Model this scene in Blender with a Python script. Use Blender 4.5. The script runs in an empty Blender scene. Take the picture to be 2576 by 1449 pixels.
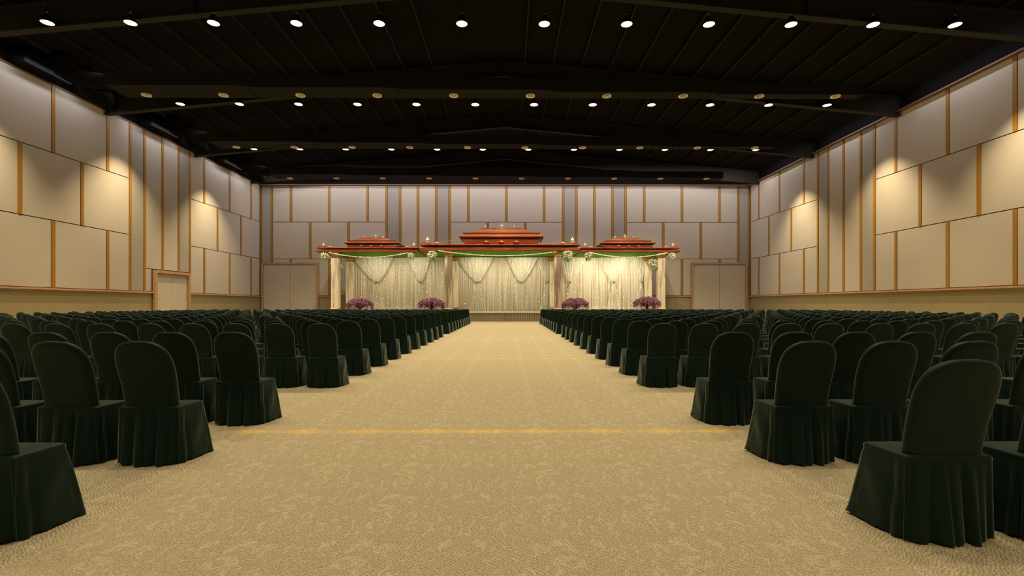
import bpy, math, random
from math import pi, sin, cos, tan, atan, sqrt, radians
from mathutils import Vector, Matrix, noise
import numpy as np

random.seed(7)
SC = bpy.context.scene
COL = SC.collection

# ------------------------------------------------------------------ camera
F = 1240.0            # focal length in px of the 2576 px wide frame
EYE = 1.22
cam_d = bpy.data.cameras.new('camera')
cam_d.sensor_width = 36.0
cam_d.lens = F * 36.0 / 2576.0
cam_d.shift_y = 42.5 / 2576.0
cam_d.shift_x = 2.7 / 2576.0
cam_d.clip_end = 200
cam = bpy.data.objects.new('camera', cam_d)
cam.location = (0, 0, EYE)
cam.rotation_euler = (pi / 2, 0, -atan(0.0047))
COL.objects.link(cam)
SC.camera = cam

# ------------------------------------------------------------------ world, exposure, lights
w = bpy.data.worlds.new('world')
SC.world = w
w.use_nodes = True
w.node_tree.nodes['Background'].inputs[0].default_value = (0.02, 0.018, 0.015, 1)
w.node_tree.nodes['Background'].inputs[1].default_value = 0.05
SC.view_settings.view_transform = 'Standard'
SC.view_settings.look = 'None'
SC.view_settings.exposure = 0.12
SC.view_settings.gamma = 1.0
SC.view_settings.use_curve_mapping = False
SC.cycles.use_denoising = True
SC.cycles.use_adaptive_sampling = True
SC.cycles.adaptive_threshold = 0.025
SC.cycles.max_bounces = 5
SC.cycles.diffuse_bounces = 4
SC.cycles.glossy_bounces = 2
SC.cycles.transparent_max_bounces = 6
SC.cycles.transmission_bounces = 2
SC.cycles.caustics_reflective = False
SC.cycles.caustics_refractive = False
SC.cycles.sample_clamp_indirect = 6.0

YB = 43.0             # back wall
XL, XR = -623.5 * YB / F, 609.5 * YB / F
YN = -9.0             # wall behind the camera
ZT = EYE + 300 * YB / F   # top of the wall panelling
WARM = (1.0, 0.83, 0.55)
PEND_Z = EYE + 10.6
PEND_Y = [18.6, 26.1, 33.65]
PEND_Y_BEHIND = [11.1, 3.6, -3.9]
PEND_X = [-17.33 + i * 3.113 for i in range(12)]
PEND_W = 1120.0
WASH_W = 2700.0
COOL_W = 0.42

def add_spot(name, loc, power, half_deg, blend, color, radius=0.05, aim=None, parent=None):
    d = bpy.data.lights.new(name, 'SPOT')
    d.energy = power; d.spot_size = radians(2 * half_deg); d.spot_blend = blend
    d.color = color; d.shadow_soft_size = radius
    o = bpy.data.objects.new(name, d); COL.objects.link(o); o.location = loc
    if aim is not None:
        o.rotation_euler = (Vector(aim) - Vector(loc)).to_track_quat('-Z', 'Y').to_euler()
    return o

def add_strip(name, loc, length, width, power, color, rot):
    d = bpy.data.lights.new(name, 'AREA')
    d.shape = 'RECTANGLE'; d.size = length; d.size_y = width; d.energy = power; d.color = color
    o = bpy.data.objects.new(name, d); COL.objects.link(o)
    o.location = loc; o.rotation_euler = rot
    return o

pend_data = bpy.data.lights.new('pendant_light', 'SPOT')
pend_data.energy = PEND_W; pend_data.spot_size = radians(98); pend_data.spot_blend = 0.7
pend_data.color = WARM; pend_data.shadow_soft_size = 0.05
pend_dim = pend_data.copy(); pend_dim.energy = PEND_W * 0.45
for y in PEND_Y + PEND_Y_BEHIND:
    for x in PEND_X:
        o = bpy.data.objects.new('pendant_light', pend_data if y > 8 else pend_dim); COL.objects.link(o)
        o.location = (x, y, PEND_Z - 0.07)
# wall washers: warm narrow spots near the side walls, one per bay
for y in (-3.4, 4.3, 11.9, 19.6, 27.3, 35.2):
    add_spot('wall_washer', (XL + 1.95, y, 11.3), WASH_W, 46, 0.8, (1.0, 0.82, 0.50), 0.04, (XL + 1.95, y, 0))
    add_spot('wall_washer', (XR - 1.95, y, 11.3), WASH_W, 46, 0.8, (1.0, 0.82, 0.50), 0.04, (XR - 1.95, y, 0))
# cool cove strips above the panelling, then added fill strips farther in
COOL = (0.80, 0.84, 1.0)
def cove_and_fill(loc, length, aim, watt, along_y, col=None):
    d = (Vector(aim) - Vector(loc)).normalized()
    ax = Vector((0, 1, 0)) if along_y else Vector((1, 0, 0))
    z = -d; x = ax; y_ = z.cross(x).normalized(); x = y_.cross(z).normalized()
    m = Matrix((x, y_, z)).transposed()
    if not along_y:
        add_strip('cove_and_fill_light', loc, length, 0.05, watt, col or COOL, m.to_euler()); return
    cuts = [YN + 0.5, 4.0, 11.55, 19.0, 26.5, 34.0, 41.4, YB - .2]      # one strip per bay between the rafters
    for a, b in zip(cuts[:-1], cuts[1:]):
        ln = b - a - 2.2
        if ln < 1: continue
        add_strip('cove_and_fill_light', (loc[0], (a + b) / 2, loc[2]), ln, 0.05, watt * ln / (length - 16), col or COOL, m.to_euler())
YM = (YB + YN) / 2
cove_and_fill((XR - 0.9, YM, ZT + 0.80), YB - YN - 1, (XR, YM, ZT - 1.6), 800 * COOL_W, True)
cove_and_fill((XL + 0.95, YM, ZT + 0.25), YB - YN - 1, (XL, YM, ZT - 1.6), 720 * COOL_W, True)
cove_and_fill((0, YB - 0.9, ZT + 0.70), XR - XL - 1, (0, YB, ZT - 1.6), 800 * COOL_W, False)
cove_and_fill((0, YB - 3.4, ZT + 0.55), XR - XL - 3, (0, YB, ZT - 6.5), 2100 * COOL_W, False, (0.97, 0.90, 0.92))  # added fill strip that lifts the back wall, not a real fixture
cove_and_fill((XR - 3.0, YM, ZT + 0.45), YB - YN - 1, (XR, YM, ZT - 6), 330 * COOL_W, True, (1.0, 0.90, 0.76))  # added fill strip for the right wall, set in from the cove
cove_and_fill((XL + 3.0, YM, ZT + 0.45), YB - YN - 1, (XL, YM, ZT - 6), 330 * COOL_W, True, (1.0, 0.90, 0.76))  # added fill strip for the left wall, set in from the cove
# added fill spots without fixtures under the canopies, brightening the curtains
STAGE_W = 66.0
for x, k in ((-10.8, 1.0), (-7.6, 1.0), (-2.4, 1.3), (1.2, 1.5), (6.6, 2.0), (9.6, 2.2)):
    add_spot('canopy_fill_light', (x, 39.0, 5.15), STAGE_W * k * 3.4, 72, 0.8, (1.0, 0.86, 0.62), 0.1, (x, 41.3, 2.0))
# added fill spots without fixtures before the stage, aimed at columns and curtains
for x in (-12, -7, -2.5, 1.5, 6, 11):
    add_spot('stage_fill_light', (x, 32.5, 10.6), 900 if x < 4 else 1150, 27, 0.6, (1.0, 0.84, 0.58), 0.06, (x, 40.0, 4.2))

# ------------------------------------------------------------------ materials
def new_mat(name):
    m = bpy.data.materials.new(name); m.use_nodes = True
    nt = m.node_tree
    b = nt.nodes['Principled BSDF']
    return m, nt, b

def mat(name, col, rough=0.7, metal=0.0, spec=0.3, var=0.0, scale=8.0, bump=0.0, bscale=60.0, emit=None, estr=0.0, sheen=0.0, stretch=(1, 1, 1)):
    m, nt, b = new_mat(name)
    b.inputs['Base Color'].default_value = (*col, 1)
    b.inputs['Roughness'].default_value = rough
    b.inputs['Metallic'].default_value = metal
    b.inputs['Specular IOR Level'].default_value = spec
    if sheen:
        b.inputs['Sheen Weight'].default_value = sheen
        b.inputs['Sheen Roughness'].default_value = 0.4
    if emit:
        b.inputs['Emission Color'].default_value = (*emit, 1)
        b.inputs['Emission Strength'].default_value = estr
    tc = nt.nodes.new('ShaderNodeTexCoord'); mp = nt.nodes.new('ShaderNodeMapping')
    nt.links.new(tc.outputs['Object'], mp.inputs[0]); mp.inputs['Scale'].default_value = stretch
    if var:
        n = nt.nodes.new('ShaderNodeTexNoise'); n.inputs['Scale'].default_value = scale
        n.inputs['Detail'].default_value = 4
        r = nt.nodes.new('ShaderNodeMapRange')
        r.inputs['To Min'].default_value = 1 - var; r.inputs['To Max'].default_value = 1 + var
        mx = nt.nodes.new('ShaderNodeVectorMath'); mx.operation = 'SCALE'
        mx.inputs[0].default_value = col
        nt.links.new(mp.outputs[0], n.inputs['Vector']); nt.links.new(n.outputs['Fac'], r.inputs['Value'])
        nt.links.new(r.outputs[0], mx.inputs['Scale']); nt.links.new(mx.outputs[0], b.inputs['Base Color'])
    if bump:
        n = nt.nodes.new('ShaderNodeTexNoise'); n.inputs['Scale'].default_value = bscale
        bp = nt.nodes.new('ShaderNodeBump'); bp.inputs['Strength'].default_value = bump
        bp.inputs['Distance'].default_value = 0.01
        nt.links.new(mp.outputs[0], n.inputs['Vector']); nt.links.new(n.outputs['Fac'], bp.inputs['Height'])
        nt.links.new(bp.outputs[0], b.inputs['Normal'])
    return m

def wood(name, c1, c2, rough=0.45, scale=3.0, stretch=(1, 1, 12), spec=0.4):
    m, nt, b = new_mat(name)
    tc = nt.nodes.new('ShaderNodeTexCoord'); mp = nt.nodes.new('ShaderNodeMapping')
    mp.inputs['Scale'].default_value = stretch
    n = nt.nodes.new('ShaderNodeTexNoise'); n.inputs['Scale'].default_value = scale; n.inputs['Detail'].default_value = 6
    cr = nt.nodes.new('ShaderNodeValToRGB')
    cr.color_ramp.elements[0].color = (*c1, 1); cr.color_ramp.elements[0].position = 0.35
    cr.color_ramp.elements[1].color = (*c2, 1); cr.color_ramp.elements[1].position = 0.65
    nt.links.new(tc.outputs['Object'], mp.inputs[0]); nt.links.new(mp.outputs[0], n.inputs['Vector'])
    nt.links.new(n.outputs['Fac'], cr.inputs[0]); nt.links.new(cr.outputs[0], b.inputs['Base Color'])
    b.inputs['Roughness'].default_value = rough; b.inputs['Specular IOR Level'].default_value = spec
    return m

def carpet_mat():
    m, nt, b = new_mat('patterned_carpet')
    N = nt.nodes.new; L = nt.links.new
    def math_(op, a, bb=None, c=None):
        n = N('ShaderNodeMath'); n.operation = op
        for i, v in enumerate((a, bb, c)):
            if v is None: continue
            if isinstance(v, (int, float)): n.inputs[i].default_value = v
            else: L(v, n.inputs[i])
        return n.outputs[0]
    geo = N('ShaderNodeNewGeometry'); sep = N('ShaderNodeSeparateXYZ'); L(geo.outputs['Position'], sep.inputs[0])
    X = math_('ADD', sep.outputs[0], 0.235); Y = sep.outputs[1]
    PX = math_('PINGPONG', X, 2.1)              # the pattern mirrors across the aisle
    comb = N('ShaderNodeCombineXYZ'); L(PX, comb.inputs[0]); L(math_('PINGPONG', math_('SUBTRACT', Y, 1.56), 3.2), comb.inputs[1])
    # flowing ridge direction: wave lines bent by slow noise
    n0 = N('ShaderNodeTexNoise'); n0.inputs['Scale'].default_value = 1.3; n0.inputs['Detail'].default_value = 2
    L(comb.outputs[0], n0.inputs['Vector'])
    wv = N('ShaderNodeTexWave'); wv.wave_type = 'BANDS'; wv.bands_direction = 'DIAGONAL'
    wv.inputs['Scale'].default_value = 27.0; wv.inputs['Distortion'].default_value = 14.0
    wv.inputs['Detail'].default_value = 2.0; wv.inputs['Detail Scale'].default_value = 0.35
    L(comb.outputs[0], wv.inputs['Vector'])
    # loop pile grain
    mpg = N('ShaderNodeMapping'); mpg.inputs['Scale'].default_value = (1.0, 0.55, 1); L(geo.outputs['Position'], mpg.inputs[0])
    n1 = N('ShaderNodeTexNoise'); n1.inputs['Scale'].default_value = 150; n1.inputs['Detail'].default_value = 1
    L(mpg.outputs[0], n1.inputs['Vector'])
    n1r = N('ShaderNodeMapRange'); n1r.inputs['From Min'].default_value = 0.22; n1r.inputs['From Max'].default_value = 0.78
    L(n1.outputs['Fac'], n1r.inputs['Value'])
    # pale feathered motifs
    mp = N('ShaderNodeMapping'); mp.inputs['Scale'].default_value = (11.0, 6.0, 1)
    tile = N('ShaderNodeCombineXYZ')
    L(math_('MULTIPLY', math_('FRACT', math_('DIVIDE', math_('ABSOLUTE', X), 0.60)), 0.60), tile.inputs[0])
    L(math_('MULTIPLY', math_('FRACT', math_('DIVIDE', math_('SUBTRACT', Y, 0.3), 0.63)), 0.63), tile.inputs[1])
    L(tile.outputs[0], mp.inputs[0])
    n2 = N('ShaderNodeTexNoise'); n2.inputs['Scale'].default_value = 1.6; n2.inputs['Detail'].default_value = 5
    n2.inputs['Distortion'].default_value = 1.6
    L(mp.outputs[0], n2.inputs['Vector'])
    r2 = N('ShaderNodeMapRange'); r2.inputs['From Min'].default_value = 0.53; r2.inputs['From Max'].default_value = 0.64
    L(n2.outputs['Fac'], r2.inputs['Value'])
    fac = math_('ADD', math_('MULTIPLY', wv.outputs['Fac'], 0.26), math_('MULTIPLY', n1r.outputs[0], 0.55))
    fac = math_('ADD', fac, math_('MULTIPLY', r2.outputs[0], 0.16))
    cr = N('ShaderNodeValToRGB')
    e = cr.color_ramp.elements
    e[0].position = 0.05; e[0].color = (0.20, 0.155, 0.082, 1)
    e[1].position = 0.90; e[1].color = (0.70, 0.61, 0.41, 1)
    L(fac, cr.inputs[0])
    # gold bands every 6.4 m with feathered dashes
    dy = math_('ABSOLUTE', math_('SUBTRACT', math_('PINGPONG', math_('SUBTRACT', Y, 1.56), 3.2), 3.2))
    mp2 = N('ShaderNodeMapping'); mp2.inputs['Scale'].default_value = (14, 70, 1); L(comb.outputs[0], mp2.inputs[0])
    n3 = N('ShaderNodeTexNoise'); n3.inputs['Scale'].default_value = 1.5; n3.inputs['Detail'].default_value = 3
    L(mp2.outputs[0], n3.inputs['Vector'])
    n4 = N('ShaderNodeTexNoise'); n4.inputs['Scale'].default_value = 2.6; L(comb.outputs[0], n4.inputs['Vector'])
    band = N('ShaderNodeMapRange'); band.inputs['From Min'].default_value = 0.20; band.inputs['From Max'].default_value = 0.03
    L(dy, band.inputs['Value'])
    g = math_('MULTIPLY', band.outputs[0], math_('MULTIPLY', math_('ADD', n3.outputs['Fac'], 0.0), math_('ADD', n4.outputs['Fac'], 0.5)))
    g = math_('MULTIPLY', g, math_('ADD', math_('MULTIPLY', math_('COSINE', math_('MULTIPLY', X, 11.2)), 0.17), 1.0))
    gr = N('ShaderNodeMapRange'); gr.inputs['From Min'].default_value = 0.35; gr.inputs['From Max'].default_value = 0.66
    L(g, gr.inputs['Value'])
    mix = N('ShaderNodeMix'); mix.data_type = 'RGBA'
    L(gr.outputs[0], mix.inputs['Factor']); L(cr.outputs[0], mix.inputs['A']); mix.inputs['B'].default_value = (0.80, 0.50, 0.09, 1)
    L(mix.outputs['Result'], b.inputs['Base Color'])
    b.inputs['Roughness'].default_value = 0.95; b.inputs['Specular IOR Level'].default_value = 0.1
    bp = N('ShaderNodeBump'); bp.inputs['Strength'].default_value = 0.6; bp.inputs['Distance'].default_value = 0.012
    L(fac, bp.inputs['Height']); L(bp.outputs[0], b.inputs['Normal'])
    return m

def sheer_mat(name, col, alpha):
    m, nt, b = new_mat(name)
    N = nt.nodes.new; L = nt.links.new
    b.inputs['Base Color'].default_value = (*col, 1); b.inputs['Roughness'].default_value = 0.9
    b.inputs['Specular IOR Level'].default_value = 0.05
    tc = N('ShaderNodeTexCoord'); mp = N('ShaderNodeMapping'); mp.inputs['Scale'].default_value = (9, 1, 0.35)
    n = N('ShaderNodeTexNoise'); n.inputs['Scale'].default_value = 2.0; n.inputs['Detail'].default_value = 3
    L(tc.outputs['Object'], mp.inputs[0]); L(mp.outputs[0], n.inputs['Vector'])
    r = N('ShaderNodeMapRange'); r.inputs['From Min'].default_value = 0.3; r.inputs['From Max'].default_value = 0.7
    r.inputs['To Min'].default_value = alpha - 0.22; r.inputs['To Max'].default_value = min(1, alpha + 0.2)
    L(n.outputs['Fac'], r.inputs['Value']); L(r.outputs[0], b.inputs['Alpha'])
    return m

def curtain_mat():
    m, nt, b = new_mat('layered_voile')
    N = nt.nodes.new; L = nt.links.new
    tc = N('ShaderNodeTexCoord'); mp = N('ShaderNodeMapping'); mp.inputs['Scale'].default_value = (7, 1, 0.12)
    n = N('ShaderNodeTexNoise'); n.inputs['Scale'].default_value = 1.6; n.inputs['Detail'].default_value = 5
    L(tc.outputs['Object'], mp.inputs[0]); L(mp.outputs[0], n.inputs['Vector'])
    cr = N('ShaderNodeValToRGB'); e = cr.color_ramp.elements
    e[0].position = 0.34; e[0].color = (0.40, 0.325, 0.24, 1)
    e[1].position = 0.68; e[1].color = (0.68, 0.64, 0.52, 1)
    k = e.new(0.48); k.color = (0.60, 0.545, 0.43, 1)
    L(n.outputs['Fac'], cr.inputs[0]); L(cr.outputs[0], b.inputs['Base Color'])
    b.inputs['Roughness'].default_value = 0.9; b.inputs['Specular IOR Level'].default_value = 0.1
    return m

def column_mat(name='aged_cream_plaster', lo=0.30, hi=0.50):
    m, nt, b = new_mat(name)
    N = nt.nodes.new; L = nt.links.new
    tc = N('ShaderNodeTexCoord'); mp = N('ShaderNodeMapping'); mp.inputs['Scale'].default_value = (2.6, 2.6, 0.38)
    n = N('ShaderNodeTexNoise'); n.inputs['Scale'].default_value = 1.3; n.inputs['Detail'].default_value = 5
    L(tc.outputs['Object'], mp.inputs[0]); L(mp.outputs[0], n.inputs['Vector'])
    cr = N('ShaderNodeValToRGB'); e = cr.color_ramp.elements
    e[0].position = lo; e[0].color = (0.33, 0.25, 0.18, 1)
    e[1].position = hi; e[1].color = (0.88, 0.78, 0.58, 1)
    L(n.outputs['Fac'], cr.inputs[0]); L(cr.outputs[0], b.inputs['Base Color'])
    b.inputs['Roughness'].default_value = 0.5
    return m

M = {}
M['carpet'] = carpet_mat()
M['panel'] = mat('beige_fabric_panel', (0.47, 0.41, 0.335), 0.9, spec=0.15, var=0.05, scale=0.7, bump=0.05, bscale=90)
M['panel_grey'] = mat('grey_fabric_panel', (0.33, 0.30, 0.255), 0.9, spec=0.15, var=0.05, scale=0.7)
M['groove'] = mat('dark_joint', (0.03, 0.025, 0.02), 0.9)
M['gold'] = mat('brushed_bronze_strip', (0.34, 0.165, 0.022), 0.5, metal=0.1, var=0.08, scale=3)
M['dado'] = mat('olive_fabric_dado', (0.30, 0.245, 0.135), 0.95, spec=0.1, var=0.12, scale=5, bump=0.15, bscale=40)
M['ledge'] = wood('light_oak_ledge', (0.40, 0.22, 0.11), (0.55, 0.33, 0.18))
M['doorframe'] = wood('warm_oak_frame', (0.36, 0.19, 0.085), (0.50, 0.29, 0.14), stretch=(1, 1, 9))
M['doorleaf'] = mat('ribbed_cream_door', (0.50, 0.43, 0.34), 0.7, var=0.04, scale=2)
M['topwall'] = mat('black_painted_wall', (0.006, 0.004, 0.0035), 0.95, spec=0.05)
M['roof'] = mat('black_roof_sheet', (0.0065, 0.0055, 0.004), 0.9, spec=0.1)
M['steel'] = mat('dark_steel', (0.017, 0.0155, 0.0095), 0.7, spec=0.2)
M['purlin'] = mat('dark_purlin_steel', (0.017, 0.016, 0.010), 0.8, spec=0.2)
M['duct'] = mat('dark_painted_duct', (0.013, 0.0115, 0.008), 0.85, spec=0.12)
M['shade'] = mat('black_enamel', (0.004, 0.004, 0.004), 0.35)
M['copper'] = mat('copper_cap', (0.65, 0.22, 0.12), 0.3, metal=0.9)
M['lampglow'] = mat('lit_diffuser', (0.9, 0.85, 0.7), 0.6, emit=(1.0, 0.93, 0.72), estr=1.05)
M['bulb'] = mat('lit_bulb', (1, 1, 1), 0.6, emit=(1.0, 1.0, 0.98), estr=3.0)
M['vent'] = mat('cream_vent_metal', (0.92, 0.84, 0.66), 0.5)
M['ventdark'] = mat('vent_grille', (0.14, 0.10, 0.06), 0.6)
M['stageface'] = mat('taupe_ribbed_fabric', (0.36, 0.30, 0.215), 0.9, var=0.1, scale=5)
M['stagetop'] = mat('pale_stage_top', (0.62, 0.55, 0.42), 0.6)
M['redwood'] = wood('polished_red_teak', (0.21, 0.036, 0.012), (0.34, 0.075, 0.022), 0.3, 2.2, (0.6, 0.6, 7))
M['copperwood'] = wood('copper_toned_teak', (0.58, 0.18, 0.065), (0.78, 0.33, 0.14), 0.3, 2.0, (0.6, 0.6, 7))
M['darkwood'] = mat('dark_recess', (0.03, 0.008, 0.005), 0.6)
M['green'] = mat('grass_green_soffit', (0.07, 0.25, 0.006), 0.85, var=0.22, scale=7)
M['column'] = column_mat()
M['column_painted_shade'] = column_mat('stained_plaster_painted_shade', 0.47, 0.64)  # stain ramp shifted darker to paint shade onto the front middle columns
M['brass'] = mat('aged_brass', (0.42, 0.24, 0.09), 0.4, metal=0.4)
M['ivory'] = mat('ivory_finial', (0.88, 0.76, 0.50), 0.3)
M['blackbox'] = mat('black_painted_box', (0.006, 0.0055, 0.005), 0.9, spec=0.05)
M['lotus'] = mat('coppery_lotus', (0.85, 0.36, 0.17), 0.35)
M['cornice'] = mat('dark_copper_cornice', (0.13, 0.06, 0.028), 0.5)
M['curtain'] = curtain_mat()
M['sheer'] = sheer_mat('sheer_voile', (0.74, 0.71, 0.59), 0.62)
M['tie'] = mat('grey_green_rosette', (0.16, 0.15, 0.09), 0.7)
M['fairy'] = mat('fairy_bulb', (1, 0.9, 0.7), 0.5, emit=(1.0, 0.74, 0.48), estr=1.7)
M['petal'] = mat('white_petal', (0.92, 0.91, 0.76), 0.7, var=0.1, scale=30)
M['leaf'] = mat('green_leaf', (0.11, 0.32, 0.05), 0.6, var=0.2, scale=20)
M['wisteria'] = mat('purple_wisteria', (0.34, 0.15, 0.23), 0.8, var=0.45, scale=9)
M['stem'] = mat('dark_foliage', (0.03, 0.03, 0.012), 0.8)
M['urn'] = mat('dark_bronze_urn', (0.08, 0.065, 0.04), 0.5)
M['plinth'] = mat('white_pedestal', (0.72, 0.66, 0.52), 0.6)

def cloth_mat():
    m, nt, b = new_mat('dark_green_spandex')
    N = nt.nodes.new; L = nt.links.new
    b.inputs['Base Color'].default_value = (0.0050, 0.0180, 0.0145, 1)
    b.inputs['Roughness'].default_value = 0.50; b.inputs['Specular IOR Level'].default_value = 0.12
    b.inputs['Sheen Weight'].default_value = 0.38; b.inputs['Sheen Roughness'].default_value = 0.33
    b.inputs['Sheen Tint'].default_value = (0.8, 0.9, 0.75, 1)
    tc = N('ShaderNodeTexCoord'); mp = N('ShaderNodeMapping'); mp.inputs['Scale'].default_value = (1, 1, 0.35)
    n = N('ShaderNodeTexNoise'); n.inputs['Scale'].default_value = 260; n.inputs['Detail'].default_value = 1
    L(tc.outputs['Object'], mp.inputs[0]); L(mp.outputs[0], n.inputs['Vector'])
    bp = N('ShaderNodeBump'); bp.inputs['Strength'].default_value = 0.25; bp.inputs['Distance'].default_value = 0.002
    L(n.outputs['Fac'], bp.inputs['Height']); L(bp.outputs[0], b.inputs['Normal'])
    return m
M['cloth'] = cloth_mat()

# ------------------------------------------------------------------ mesh helpers
class MB:
    def __init__(s): s.v = []; s.f = []
    def add(s, vs, fs):
        o = len(s.v); s.v += [tuple(p) for p in vs]; s.f += [tuple(i + o for i in q) for q in fs]; return s
    def box(s, x0, x1, y0, y1, z0, z1):
        return s.add([(x0, y0, z0), (x1, y0, z0), (x1, y1, z0), (x0, y1, z0), (x0, y0, z1), (x1, y0, z1), (x1, y1, z1), (x0, y1, z1)],
                     [(0, 3, 2, 1), (4, 5, 6, 7), (0, 1, 5, 4), (1, 2, 6, 5), (2, 3, 7, 6), (3, 0, 4, 7)])
    def frustum(s, cx, cy, w0, d0, z0, w1, d1, z1):
        a = [(cx + i * w0 / 2, cy + j * d0 / 2, z0) for i, j in ((-1, -1), (1, -1), (1, 1), (-1, 1))]
        b = [(cx + i * w1 / 2, cy + j * d1 / 2, z1) for i, j in ((-1, -1), (1, -1), (1, 1), (-1, 1))]
        return s.add(a + b, [(0, 3, 2, 1), (4, 5, 6, 7), (0, 1, 5, 4), (1, 2, 6, 5), (2, 3, 7, 6), (3, 0, 4, 7)])
    def loft(s, rings, cap=True, closed=True):
        n = len(rings[0]); o = len(s.v)
        for r in rings: s.v += [tuple(p) for p in r]
        for i in range(len(rings) - 1):
            for j in range(n if closed else n - 1):
                a = o + i * n + j; b = o + i * n + (j + 1) % n
                s.f.append((a, b, b + n, a + n))
        if cap:
            s.f.append(tuple(o + j for j in range(n - 1, -1, -1)))
            s.f.append(tuple(o + (len(rings) - 1) * n + j for j in range(n)))
        return s
    def lathe(s, prof, cx=0, cy=0, cz=0, n=16, cap=True):
        return s.loft([[(cx + r * cos(2 * pi * j / n), cy + r * sin(2 * pi * j / n), cz + z) for j in range(n)] for r, z in prof], cap)
    def tube(s, pts, r, n=6, cap=True):
        rings = []
        P = [Vector(p) for p in pts]
        for i, p in enumerate(P):
            t = (P[min(i + 1, len(P) - 1)] - P[max(i - 1, 0)]).normalized()
            a = t.cross(Vector((0, 0, 1)))
            if a.length < 1e-3: a = t.cross(Vector((1, 0, 0)))
            a.normalize(); b = t.cross(a)
            rr = r[i] if isinstance(r, (list, tuple)) else r
            rings.append([p + a * rr * cos(2 * pi * j / n) + b * rr * sin(2 * pi * j / n) for j in range(n)])
        return s.loft(rings, cap)
    def octa(s, c, sx, sy=None, sz=None, rot=None):
        sy = sx if sy is None else sy; sz = sx if sz is None else sz
        vs = [Vector(p) for p in ((sx, 0, 0), (-sx, 0, 0), (0, sy, 0), (0, -sy, 0), (0, 0, sz), (0, 0, -sz))]
        if rot: vs = [rot @ p for p in vs]
        return s.add([p + Vector(c) for p in vs], [(0, 2, 4), (2, 1, 4), (1, 3, 4), (3, 0, 4), (2, 0, 5), (1, 2, 5), (3, 1, 5), (0, 3, 5)])
    def build(s, name, m, parent=None, smooth=False, bevel=0.0, loc=None):
        me = bpy.data.meshes.new(name); me.from_pydata(s.v, [], s.f); me.update()
        if m: me.materials.append(m)
        if smooth: me.polygons.foreach_set('use_smooth', [True] * len(me.polygons))
        o = bpy.data.objects.new(name, me); COL.objects.link(o)
        if parent: o.parent = parent
        if loc: o.location = loc
        if bevel:
            md = o.modifiers.new('bevel', 'BEVEL'); md.width = bevel; md.segments = 2; md.limit_method = 'ANGLE'
        return o

def tag(o, label=None, cat=None, group=None, kind=None):
    if label: o['label'] = label
    if cat: o['category'] = cat
    if group: o['group'] = group
    if kind: o['kind'] = kind
    return o
def empty(name, loc=(0, 0, 0), rz=0):
    o = bpy.data.objects.new(name, None); COL.objects.link(o); o.location = loc; o.rotation_euler = (0, 0, rz)
    o.empty_display_size = 0.2
    return o
def copy_tree(o, parent=None, kids=None):
    c = o.copy(); COL.objects.link(c); c.parent = parent
    for ch in (o.children if kids is None else kids): copy_tree(ch, c)
    return c
ORD = ['first', 'second', 'third', 'fourth', 'fifth', 'sixth', 'seventh', 'eighth', 'ninth', 'tenth', 'eleventh', 'twelfth',
       'thirteenth', 'fourteenth', 'fifteenth', 'sixteenth', 'seventeenth', 'eighteenth', 'nineteenth', 'twentieth',
       'twenty-first', 'twenty-second', 'twenty-third', 'twenty-fourth', 'twenty-fifth']

# ------------------------------------------------------------------ floor
fl = MB().box(XL - 0.5, XR + 0.5, YN - 0.3, YB + 0.5, -0.2, 0).build('floor', M['carpet'])
tag(fl, 'beige patterned carpet floor with thin gold bands', kind='structure')

# ------------------------------------------------------------------ walls
RH = (ZT - (EYE + 23.2 * YB / F)) / 3.0           # height of one panel course
ZD = EYE + 23.2 * YB / F                          # top of the dado
Z1, Z2 = ZD + RH, ZD + 2 * RH
GW = 0.17                                         # bronze strip width

class Wall:
    """maps (s along wall, depth off wall, z) to the room"""
    def __init__(s, name, fn, s0, s1, label):
        s.fn = fn; s.s0, s.s1 = s0, s1
        s.root = s.box(s0, s1, -0.4, 0.0, 0, ZT).build(name, M['groove'])
        tag(s.root, label, kind='structure')
    def box(s, a, b, d0, d1, z0, z1, mb=None):
        mb = mb or MB()
        P = [s.fn(a, d0, z0), s.fn(b, d1, z1)]
        (x0, y0, _), (x1, y1, _) = P
        return mb.box(min(x0, x1), max(x0, x1), min(y0, y1), max(y0, y1), z0, z1)
    def panel(s, a, b, z0, z1, m='panel', end=0.0):
        g = 0.02
        s.box(a + g, b - g, 0, 0.05, z0 + g, z1 - g).build('wall_panel', M[m], s.root, bevel=0.008)
    def strip(s, c, z0, z1):
        s.box(c - GW / 2, c + GW / 2, 0, 0.075, z0, z1).build('bronze_strip', M['gold'], s.root)
    def group(s, a, b, odd, even, rows=((ZD, Z1), (Z1, Z2), (Z2, ZT))):
        """a, b strip centres; odd = strips of the outer courses, even = strips of the middle course"""
        s.strip(a, ZD, ZT) if a is not None else None
        for k, (z0, z1) in enumerate(rows):
            cuts = [a] + list(even if k == 1 else odd) + [b]
            for p, q in zip(cuts[:-1], cuts[1:]):
                s.panel(p + GW / 2, q - GW / 2, z0, z1)
            for c in cuts[1:-1]: s.strip(c, z0 + 0.01, z1 - 0.01)
    def tall(s, a, b, m='panel', z0=None):
        s.strip(a, ZD, ZT)
        s.panel(a + GW / 2, b - GW / 2, ZD if z0 is None else z0, ZT, m)

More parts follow.
